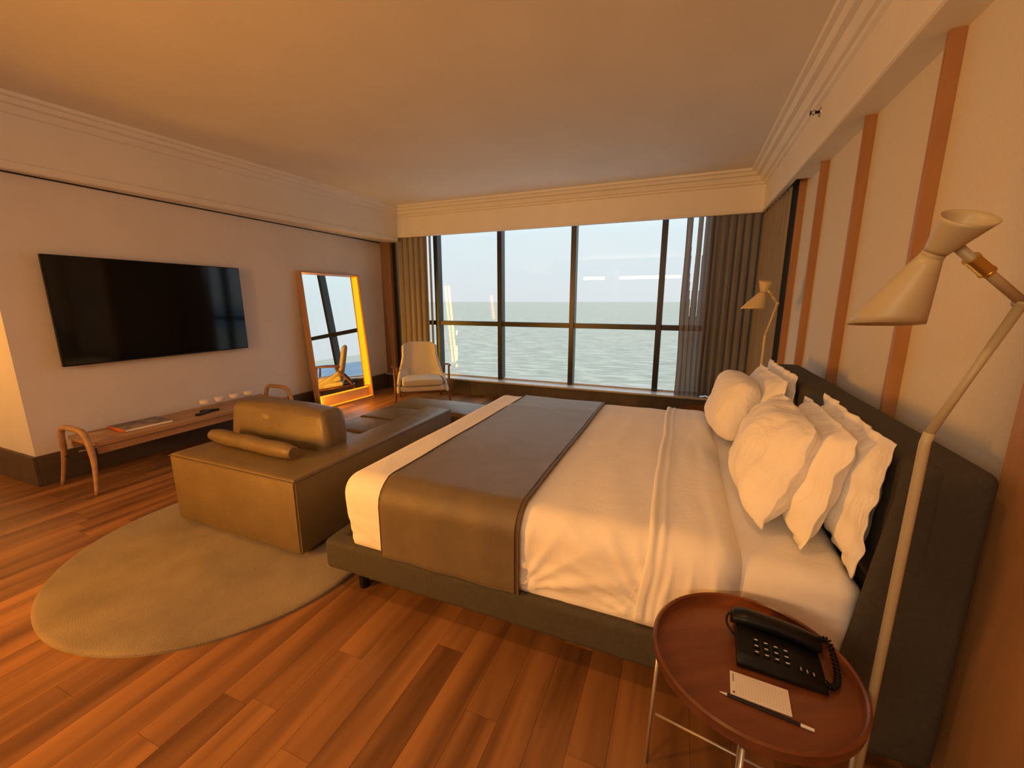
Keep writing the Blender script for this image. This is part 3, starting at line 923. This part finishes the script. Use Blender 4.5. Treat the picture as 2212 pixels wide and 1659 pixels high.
obj('frame_side', mb((-D_, -W2, 0), (0, -W2 + 0.022, H_)), M['mirror_wood'], mr, world=False)
obj('frame_side', mb((-D_, W2 - 0.022, 0), (0, W2, H_)), M['mirror_wood'], mr, world=False)
obj('frame_top', mb((-D_, -W2 + 0.022, H_ - 0.022), (0, W2 - 0.022, H_)), M['mirror_wood'], mr, world=False)
obj('frame_bottom', mb((-D_, -W2 + 0.022, 0), (0, W2 - 0.022, 0.022)), M['mirror_wood'], mr, world=False)
obj('backing', mb((-D_ - 0.008, -W2, 0), (-D_, W2, H_)), M['mirror_wood'], mr, world=False)
obj('glass', B((-D_, -W2 + 0.022, 0.022), (-D_ + 0.004, W2 - 0.022, H_ - 0.022)), M['mirror'], mr, world=False)
obj('light_strip', B((-0.060, -W2 + 0.0225, 0.06), (-0.022, -W2 + 0.030, H_ - 0.06)), M['led'], mr, world=False)
obj('light_strip', B((-0.078, W2 - 0.027, 0.19), (-0.030, W2 - 0.0215, H_ - 0.03)), M['led_soft'], mr, world=False)
obj('light_strip', B((-0.050, -W2 + 0.03, 0.0215), (-0.020, W2 - 0.03, 0.027)), M['led_soft'], mr, world=False)
obj('light_strip', B((-D_ + 0.0155, -W2 + 0.03, 0.160), (-D_ + 0.020, W2 - 0.03, 0.175)), M['led_soft'], mr, world=False)
obj('lower_panel', B((-D_ + 0.004, -W2 + 0.022, 0.022), (-D_ + 0.016, W2 - 0.022, 0.175), 0.002), M['mirror_panel'], mr, world=False)

# ================================================================== ARMCHAIR
ch = thing('armchair', 'cream upholstered armchair with dark wooden frame in front of the window', 'armchair', (-3.53, 5.04, 0), radians(38))
# local: front = -Y, width along X


def shell(side_amp):
    bm = bmesh.new(); nu, nv = 28, 26; fr, bk = [], []
    for j in range(nv + 1):
        v = j / nv; r1, r2 = [], []
        z = 0.20 + 0.655 * v
        lean = 0.10 + 0.17 * v - 0.03 * (1 - v) ** 2
        # half width: wide at the seat, narrower above, slight round at top
        wdt = 0.345 - 0.10 * sstep(0.05, 0.75, v) + 0.0 * v
        top = sqrt(max(0, 1 - max(0, (v - 0.90) / 0.10) ** 2.2)) if v > 0.90 else 1
        for i in range(nu + 1):
            u = -1 + 2 * i / nu
            wrap = (0.42 * (1 - sstep(0.0, 0.42, v)) + 0.05) * abs(u) ** 4
            y = lean - wrap; x = u * wdt * (0.86 + 0.14 * top) * (1 - 0.04 * abs(u) ** 6)
            zz_ = z - 0.03 * abs(u) ** 5 * sstep(0.8, 1, v)
            r1.append(bm.verts.new((x, y, zz_)))
            nx_, ny_ = u ** 5 * 0.8, 1.0
            q = Vector((nx_, ny_, 0)).normalized() * (0.045 * (0.35 + 0.65 * top))
            r2.append(bm.verts.new((x + q.x, y + q.y, zz_)))
        fr.append(r1); bk.append(r2)
    for j in range(nv):
        for i in range(nu):
            bm.faces.new((fr[j][i], fr[j][i + 1], fr[j + 1][i + 1], fr[j + 1][i]))
            bm.faces.new((bk[j][i], bk[j + 1][i], bk[j + 1][i + 1], bk[j][i + 1]))
        bm.faces.new((fr[j][0], fr[j + 1][0], bk[j + 1][0], bk[j][0])); bm.faces.new((fr[j][nu], bk[j][nu], bk[j + 1][nu], fr[j + 1][nu]))
    for i in range(nu):
        bm.faces.new((fr[0][i], bk[0][i], bk[0][i + 1], fr[0][i + 1])); bm.faces.new((fr[nv][i], fr[nv][i + 1], bk[nv][i + 1], bk[nv][i]))
    return bm


obj('backrest', shell(0), M['chairfab'], ch, world=False, smooth=True)
obj('seat_cushion', rbox((-0.285, -0.33, 0.275), (0.285, 0.12, 0.365), 0.035, 0.05, lambda p_, n_: p_ + Vector((0, 0, 0.016 * (1 - (p_.x / .3) ** 2) if n_.z > .2 else 0))), M['chairfab'], ch, world=False, smooth=True)
obj('seat_base', rbox((-0.32, -0.31, 0.195), (0.32, 0.14, 0.268), 0.03, 0.06), M['chairfab'], ch, world=False, smooth=True)
for s_ in (-1, 1):
    obj('leg', T(smoothpath([(s_ * 0.385, -0.26, 0), (s_ * 0.375, -0.25, 0.26), (s_ * 0.385, -0.20, 0.54)], 5), [0.012, 0.014, 0.016, 0.018, 0.019, 0.019, 0.019, 0.018, 0.016, 0.014, 0.013], 10), M['teak'], ch, world=False, smooth=True)
    obj('leg', T(smoothpath([(s_ * 0.31, 0.36, 0), (s_ * 0.33, 0.24, 0.25), (s_ * 0.345, 0.06, 0.50)], 5), [0.012, 0.014, 0.016, 0.018, 0.019, 0.019, 0.019, 0.018, 0.016, 0.014, 0.013], 10), M['teak'], ch, world=False, smooth=True)
    bm = bmesh.new()
    tube(bm, smoothpath([(s_ * 0.39, -0.27, 0.555), (s_ * 0.40, -0.12, 0.550), (s_ * 0.375, 0.06, 0.520), (s_ * 0.345, 0.14, 0.50)], 5), [0.012] + [0.018] * 13 + [0.016, 0.012], 10)
    for v_ in bm.verts: v_.co.z = 0.535 + (v_.co.z - 0.535) * 0.75
    obj('armrest', bm, M['teak'], ch, world=False, smooth=True)
    obj('side_rail', T([(s_ * 0.375, -0.25, 0.185), (s_ * 0.335, 0.28, 0.175)], 0.015, 10), M['teak'], ch, world=False, smooth=True)
obj('front_rail', T([(-0.375, -0.25, 0.175), (0.375, -0.25, 0.175)], 0.016, 10), M['teak'], ch, world=False, smooth=True)
obj('rear_rail', T([(-0.33, 0.30, 0.170), (0.33, 0.30, 0.170)], 0.014, 10), M['teak'], ch, world=False, smooth=True)

# ================================================================== SIDE TABLES


def side_table(label, x, y, rot, grp='round bedside tables'):
    t = thing('side_table', label, 'side table', (x, y, 0), rot, grp)
    bm = bmesh.new(); n = 72; R = 0.246
    pf = [(0.0, 0.500), (R - 0.016, 0.500), (R - 0.014, 0.503), (R - 0.011, 0.528), (R - 0.006, 0.532), (R, 0.528), (R - 0.003, 0.500), (R - 0.022, 0.482), (R - 0.05, 0.478), (0.0, 0.478)]
    rings_ = [[bm.verts.new((r_ * cos(2 * pi * k / n), r_ * sin(2 * pi * k / n), z_)) for k in range(n)] for r_, z_ in pf[1:-1]]
    for a1, b1 in zip(rings_[:-1], rings_[1:]):
        for k in range(n): bm.faces.new((a1[k], a1[(k + 1) % n], b1[(k + 1) % n], b1[k]))
    bm.faces.new(rings_[0]); bm.faces.new(rings_[-1][::-1])
    obj('tray_top', bm, M['walnut'], t, world=False, auto=35)
    for k in range(4):
        a_ = pi / 4 + k * pi / 2
        obj('leg', T([(0.243 * cos(a_), 0.243 * sin(a_), 0), (0.228 * cos(a_), 0.228 * sin(a_), 0.482)], 0.0055, 10), M['steel'], t, world=False, smooth=True)
    for k in range(2):
        a_ = pi / 4 + k * pi / 2
        obj('stretcher', T([(0.225 * cos(a_), 0.225 * sin(a_), 0.20 + .006 * k), (-0.225 * cos(a_), -0.225 * sin(a_), 0.20 + .006 * k)], 0.004, 8), M['steel'], t, world=False, smooth=True)
    return t


TX, TY = 0.232, 1.098
side_table('round wooden tray side table holding the telephone', TX, TY, radians(125))
side_table('round wooden side table beyond the far side of the bed', 0.26, 3.74, radians(20))

# ================================================================== FLOOR LAMPS


def lamp(label, base, D):
    """D: dict of offsets relative to the pole foot"""
    t = thing('floor_lamp', label, 'floor lamp', base, 0, 'cream floor lamps beside the bed')
    bend, elbow, joint = Vector(D['bend']), Vector(D['elbow']), Vector(D['joint'])
    obj('base', T([(0, 0, 0), (0, 0, 0.012), (0, 0, 0.018)], [0.11, 0.11, 0.10], 40), M['cream'], t, world=False, auto=40)
    obj('pole', T([(0, 0, 0.015), (0, 0, bend.z - 0.03)] + [tuple(bend * 1.0 + (elbow - bend).normalized() * 0.02 * k) for k in (0, 1)][:0] + [tuple(Vector((0, 0, bend.z - 0.012)))] + [tuple(bend + (elbow - bend) * 0.04)], 0.0098, 14), M['cream'], t, world=False, smooth=True)
    obj('lower_arm', T([tuple(bend + (elbow - bend) * 0.04), tuple(bend + (elbow - bend) * 0.5), tuple(elbow)], [0.0085, 0.0075, 0.009], 14), M['cream'], t, world=False, smooth=True)
    obj('upper_arm', T([tuple(elbow), tuple(joint)], 0.0088, 14), M['cream'], t, world=False, smooth=True)
    d = joint - elbow
    obj('elbow_joint', T([tuple(elbow - Vector((0, 0.010, 0))), tuple(elbow + Vector((0, 0.010, 0)))], 0.012, 16), M['cream'], t, world=False, smooth=True)
    br = obj('brass_collar', T([tuple(elbow + d * 0.56), tuple(elbow + d * 0.80)], 0.0125, 18), M['brass'], t, world=False, auto=40)
    for f_ in (0.56, 0.80):
        obj('collar_ring', T([tuple(elbow + d * (f_ - 0.012)), tuple(elbow + d * (f_ + 0.012))], 0.0138, 18), M['brass'], t, world=False, auto=40)
    neck, topc, botc = Vector(D['neck']), Vector(D['top']), Vector(D['bot'])
    n = 40

    def cone(rings_, nm):
        bm = bmesh.new(); rr = []
        for c_, nv_, ru, rv in rings_:
            c_ = Vector(c_); nv_ = Vector(nv_).normalized(); u_ = Vector((0, 1, 0)).cross(nv_).normalized(); v_ = nv_.cross(u_).normalized()
            rr.append([bm.verts.new(c_ + u_ * ru * cos(2 * pi * k / n) + v_ * rv * sin(2 * pi * k / n)) for k in range(n)])
        for a1, b1 in zip(rr[:-1], rr[1:]):
            for k in range(n): bm.faces.new((a1[k], a1[(k + 1) % n], b1[(k + 1) % n], b1[k]))
        o_ = obj(nm, bm, M['cream'], t, world=False, smooth=True)
        md_ = o_.modifiers.new('t', 'SOLIDIFY'); md_.thickness = 0.0022; md_.offset = -1
        return o_
    ax = (topc - botc).normalized(); rn_ = D['rn']

    def seq(c0, n0, ru0, rv0, c1, n1, ru1, rv1, m=8):
        out = []
        for k in range(m + 1):
            f_ = k / m; out.append((Vector(c0).lerp(Vector(c1), f_), Vector(n0).normalized().lerp(Vector(n1).normalized(), f_), ru0 + (ru1 - ru0) * f_, rv0 + (rv1 - rv0) * f_))
        return out
    cone(seq(neck + ax * 0.002, ax, rn_, rn_, topc, D['topn'], D['rt'][0], D['rt'][1]), 'upper_shade')
    cone(seq(neck - ax * 0.002, ax, rn_ * 1.02, rn_ * 1.02, botc, D['botn'], D['rb'][0], D['rb'][1]), 'lower_shade')
    obj('neck_ring', T([tuple(neck - ax * 0.003), tuple(neck + ax * 0.003)], rn_ * 1.06, 24), M['cream'], t, world=False, auto=40)
    bb = bmesh.new(); bmesh.ops.create_uvsphere(bb, u_segments=16, v_segments=10, radius=0.024)
    bmesh.ops.translate(bb, verts=bb.verts, vec=neck.lerp(botc, 0.55)); obj('bulb', bb, M['bulb'], t, world=False, smooth=True)
    return t


LX, LY = 0.492, 1.10
near = dict(bend=(0, 0, 1.168), elbow=(0.098, 0.0, 1.448), joint=(-0.030, -0.045, 1.548), neck=(-0.066, -0.05, 1.537), top=(-0.038, -0.08, 1.596), bot=(-0.103, 0.0, 1.404),
            topn=(0.10, -0.50, 0.86), botn=(0.0, 0.10, 1.0), rn=0.0175, rt=(0.041, 0.040), rb=(0.063, 0.060))
lamp('cream floor lamp with double cone shade, close to the camera by the side table', (LX, LY, 0), near)
far = dict(bend=(0, 0, 1.19), elbow=(0.055, 0.0, 1.435), joint=(-0.020, -0.01, 1.535), neck=(-0.045, 0.0, 1.520), top=(-0.035, 0.01, 1.60), bot=(-0.105, 0.0, 1.395),
           topn=(0.15, -0.2, 0.9), botn=(0.0, 0.05, 1.0), rn=0.020, rt=(0.045, 0.045), rb=(0.082, 0.075))
lamp('cream floor lamp with double cone shade on the far side of the bed', (0.585, 3.66, 0), far)

# ================================================================== TELEPHONE, PAD, PEN
TZ = 0.5005
ph = thing('telephone', 'black corded desk telephone on the round side table', 'telephone', (0.300, 1.150, TZ), radians(-3))
# local: long axis X (phone top at -X), depth Y; keypad on the near (-Y) half, handset on the far half
bm = bmesh.new()
sec = [(-0.098, 0.046), (-0.085, 0.050), (0.03, 0.038), (0.095, 0.024), (0.102, 0.015)]
rr = []
for x, h_ in sec:
    sh = 0.72 if abs(x) > 0.09 else 1
    rr.append([bm.verts.new(p_) for p_ in ((x, -0.078, 0.004), (x, -0.080, h_ * 0.42), (x, -0.066, h_ * 0.78), (x, 0.018, h_), (x, 0.085, h_ * 1.0), (x, 0.094, h_ * .8), (x, 0.092, 0.004))])
for a1, b1 in zip(rr[:-1], rr[1:]):
    for k in range(7): bm.faces.new((a1[k], a1[(k + 1) % 7], b1[(k + 1) % 7], b1[k]))
bm.faces.new(rr[0]); bm.faces.new(rr[-1][::-1])
bmesh.ops.bevel(bm, geom=list(bm.edges), offset=0.002, segments=2, affect='EDGES')
obj('body', bm, M['black'], ph, world=False, auto=35)


def top_z(x, y):
    for (xa, ha), (xb, hb_) in zip(sec[:-1], sec[1:]):
        if xa <= x <= xb:
            h_ = ha + (hb_ - ha) * (x - xa) / (xb - xa); break
    t_ = (y + 0.066) / 0.084
    return h_ * (0.78 + 0.22 * max(0, min(1, t_)))


for r_ in range(3):
    for c_ in range(4):
        x, y = -0.052 + c_ * 0.023, -0.048 + r_ * 0.019
        z = top_z(x, y); k_ = obj('key', B((x - 0.0075, y - 0.006, z - 0.002), (x + 0.0075, y + 0.006, z + 0.003), 0.0012), M['black'], ph, world=False)
        o2 = obj('digit', B((x - 0.0040, y - 0.0016, z + 0.0029), (x + 0.0040, y + 0.0016, z + 0.0035)), M['white_key'], k_, world=False); o2.parent = k_
for c_ in range(3):
    x, y = 0.046 + c_ * 0.014, -0.048; z = top_z(x, y)
    k_ = obj('function_key', B((x - 0.004, y - 0.008, z - 0.002), (x + 0.004, y + 0.008, z + 0.003), 0.001), M['black'], ph, world=False)
    obj('key_mark', B((x - 0.0012, y - 0.005, z + 0.0029), (x + 0.0012, y + 0.005, z + 0.0034)), M['steel'], k_, world=False)
hs = bmesh.new()
hp = [(-0.112, 0.052, 0.062), (-0.104, 0.052, 0.074), (-0.07, 0.052, 0.079), (0.0, 0.052, 0.075), (0.055, 0.052, 0.067), (0.096, 0.052, 0.055), (0.106, 0.052, 0.046)]
rr = []
for k, (x, y, z) in enumerate(hp):
    th_ = [0.024, 0.036, 0.038, 0.036, 0.036, 0.036, 0.022][k]; wd_ = [0.020, 0.028, 0.029, 0.027, 0.028, 0.028, 0.020][k]
    rr.append([hs.verts.new((x, y + wd_ * cos(2 * pi * q / 12) * (1 if abs(cos(2 * pi * q / 12)) < .8 else .97), z - th_ * .45 + th_ * .55 * sin(2 * pi * q / 12))) for q in range(12)])
for a1, b1 in zip(rr[:-1], rr[1:]):
    for k in range(12): hs.faces.new((a1[k], a1[(k + 1) % 12], b1[(k + 1) % 12], b1[k]))
hs.faces.new(rr[0]); hs.faces.new(rr[-1][::-1])
hso = obj('handset', hs, M['black'], ph, world=False, smooth=True)
cp = []
for k in range(240):
    f_ = k / 239; c_ = smoothpath([(0.100, 0.06, 0.040), (0.125, 0.075, 0.030), (0.130, 0.04, 0.02), (0.128, -0.01, 0.014), (0.118, -0.045, 0.013), (0.100, -0.03, 0.012)], 1) if k == 0 else None
path_c = smoothpath([(0.102, 0.066, 0.045), (0.124, 0.072, 0.045), (0.134, 0.05, 0.022), (0.134, 0.005, 0.013), (0.126, -0.035, 0.012), (0.110, -0.055, 0.012), (0.098, -0.045, 0.012)], 40)
for k, q in enumerate(path_c):
    a_ = k * 0.62; d_ = (path_c[min(k + 1, len(path_c) - 1)] - path_c[max(0, k - 1)]).normalized()
    s1 = d_.cross(Vector((0, 0, 1))).normalized(); s2 = s1.cross(d_)
    cp.append(q + (s1 * cos(a_) + s2 * sin(a_)) * 0.0062)
obj('coiled_cord', T([tuple(q) for q in cp], 0.0021, 6), M['black'], ph, world=False, smooth=True)
obj('cord_loop', T(smoothpath([(-0.100, 0.05, 0.07), (-0.118, 0.045, 0.062), (-0.122, 0.03, 0.045), (-0.108, 0.015, 0.03), (-0.095, 0.01, 0.02)], 6), 0.003, 8), M['black'], ph, world=False, smooth=True)

pd = thing('notepad', 'small white notepad beside the pen on the round side table', 'notepad', (0.242, 1.016, TZ), radians(-4))
obj('pages', B((-0.064, -0.037, 0), (0.064, 0.037, 0.004), 0.0006), M['paper'], pd, world=False)
pg = bpy.data.objects['pages.001'] if 'pages.001' in bpy.data.objects else None
for k in range(17):
    obj('dotted_line', B((-0.050 + k * 0.0065, -0.032, 0.004), (-0.0497 + k * 0.0065, 0.032, 0.00415)), M['steel'], pd, world=False)
hd = obj('heading', B((-0.058, 0.004, 0.004), (-0.056, 0.030, 0.0042)), M['ink'], pd, world=False)
obj('printed_mark', B((-0.058, -0.031, 0.004), (-0.054, -0.024, 0.0042)), M['ink'], pd, world=False)
pn = thing('pencil', 'dark pencil with pale ends lying along the notepad', 'pencil', (0.250, 0.968, TZ), radians(-7.5))
obj('barrel', T([(-0.083, 0, 0.0035), (0.066, 0, 0.0035)], 0.0035, 6), M['black'], pn, world=False)
obj('tip', T([(-0.083, 0, 0.0035), (-0.100, 0, 0.0030)], [0.0033, 0.0006], 8), M['paper'], pn, world=False)
obj('eraser', T([(0.066, 0, 0.0035), (0.092, 0, 0.0035)], [0.0036, 0.0034], 10), M['paper'], pn, world=False)


# ================================================================== SPRINKLERS
def sprinkler(label, p0, nrm):
    nv = Vector(nrm).normalized(); p0 = Vector(p0)
    t = thing('sprinkler', label, 'sprinkler', tuple(p0), 0, 'wall sprinklers')
    obj('plate', T([(0, 0, 0), tuple(nv * 0.006)], [0.032, 0.030], 20), M['steel'], t, world=False, auto=40)
    obj('nozzle', T([(0, 0, 0), tuple(nv * 0.03)], 0.009, 12), M['black'], t, world=False, auto=40)
    for s_ in (-1, 1):
        obj('arm', T([tuple(nv * 0.02), tuple(nv * 0.035 + Vector((0, 0, 0.015 * s_))), tuple(nv * 0.055)], 0.0025, 6), M['black'], t, world=False)
    obj('deflector', T([tuple(nv * 0.055), tuple(nv * 0.058)], 0.017, 14), M['black'], t, world=False)
    return t


sprinkler('sidewall sprinkler on the soffit above the headboard wall', (0.740, 3.60, 2.69), (-1, 0, 0))
sprinkler('small sprinkler on the soffit above the television wall', (-4.47, 4.80, 2.63), (1, 0, 0))
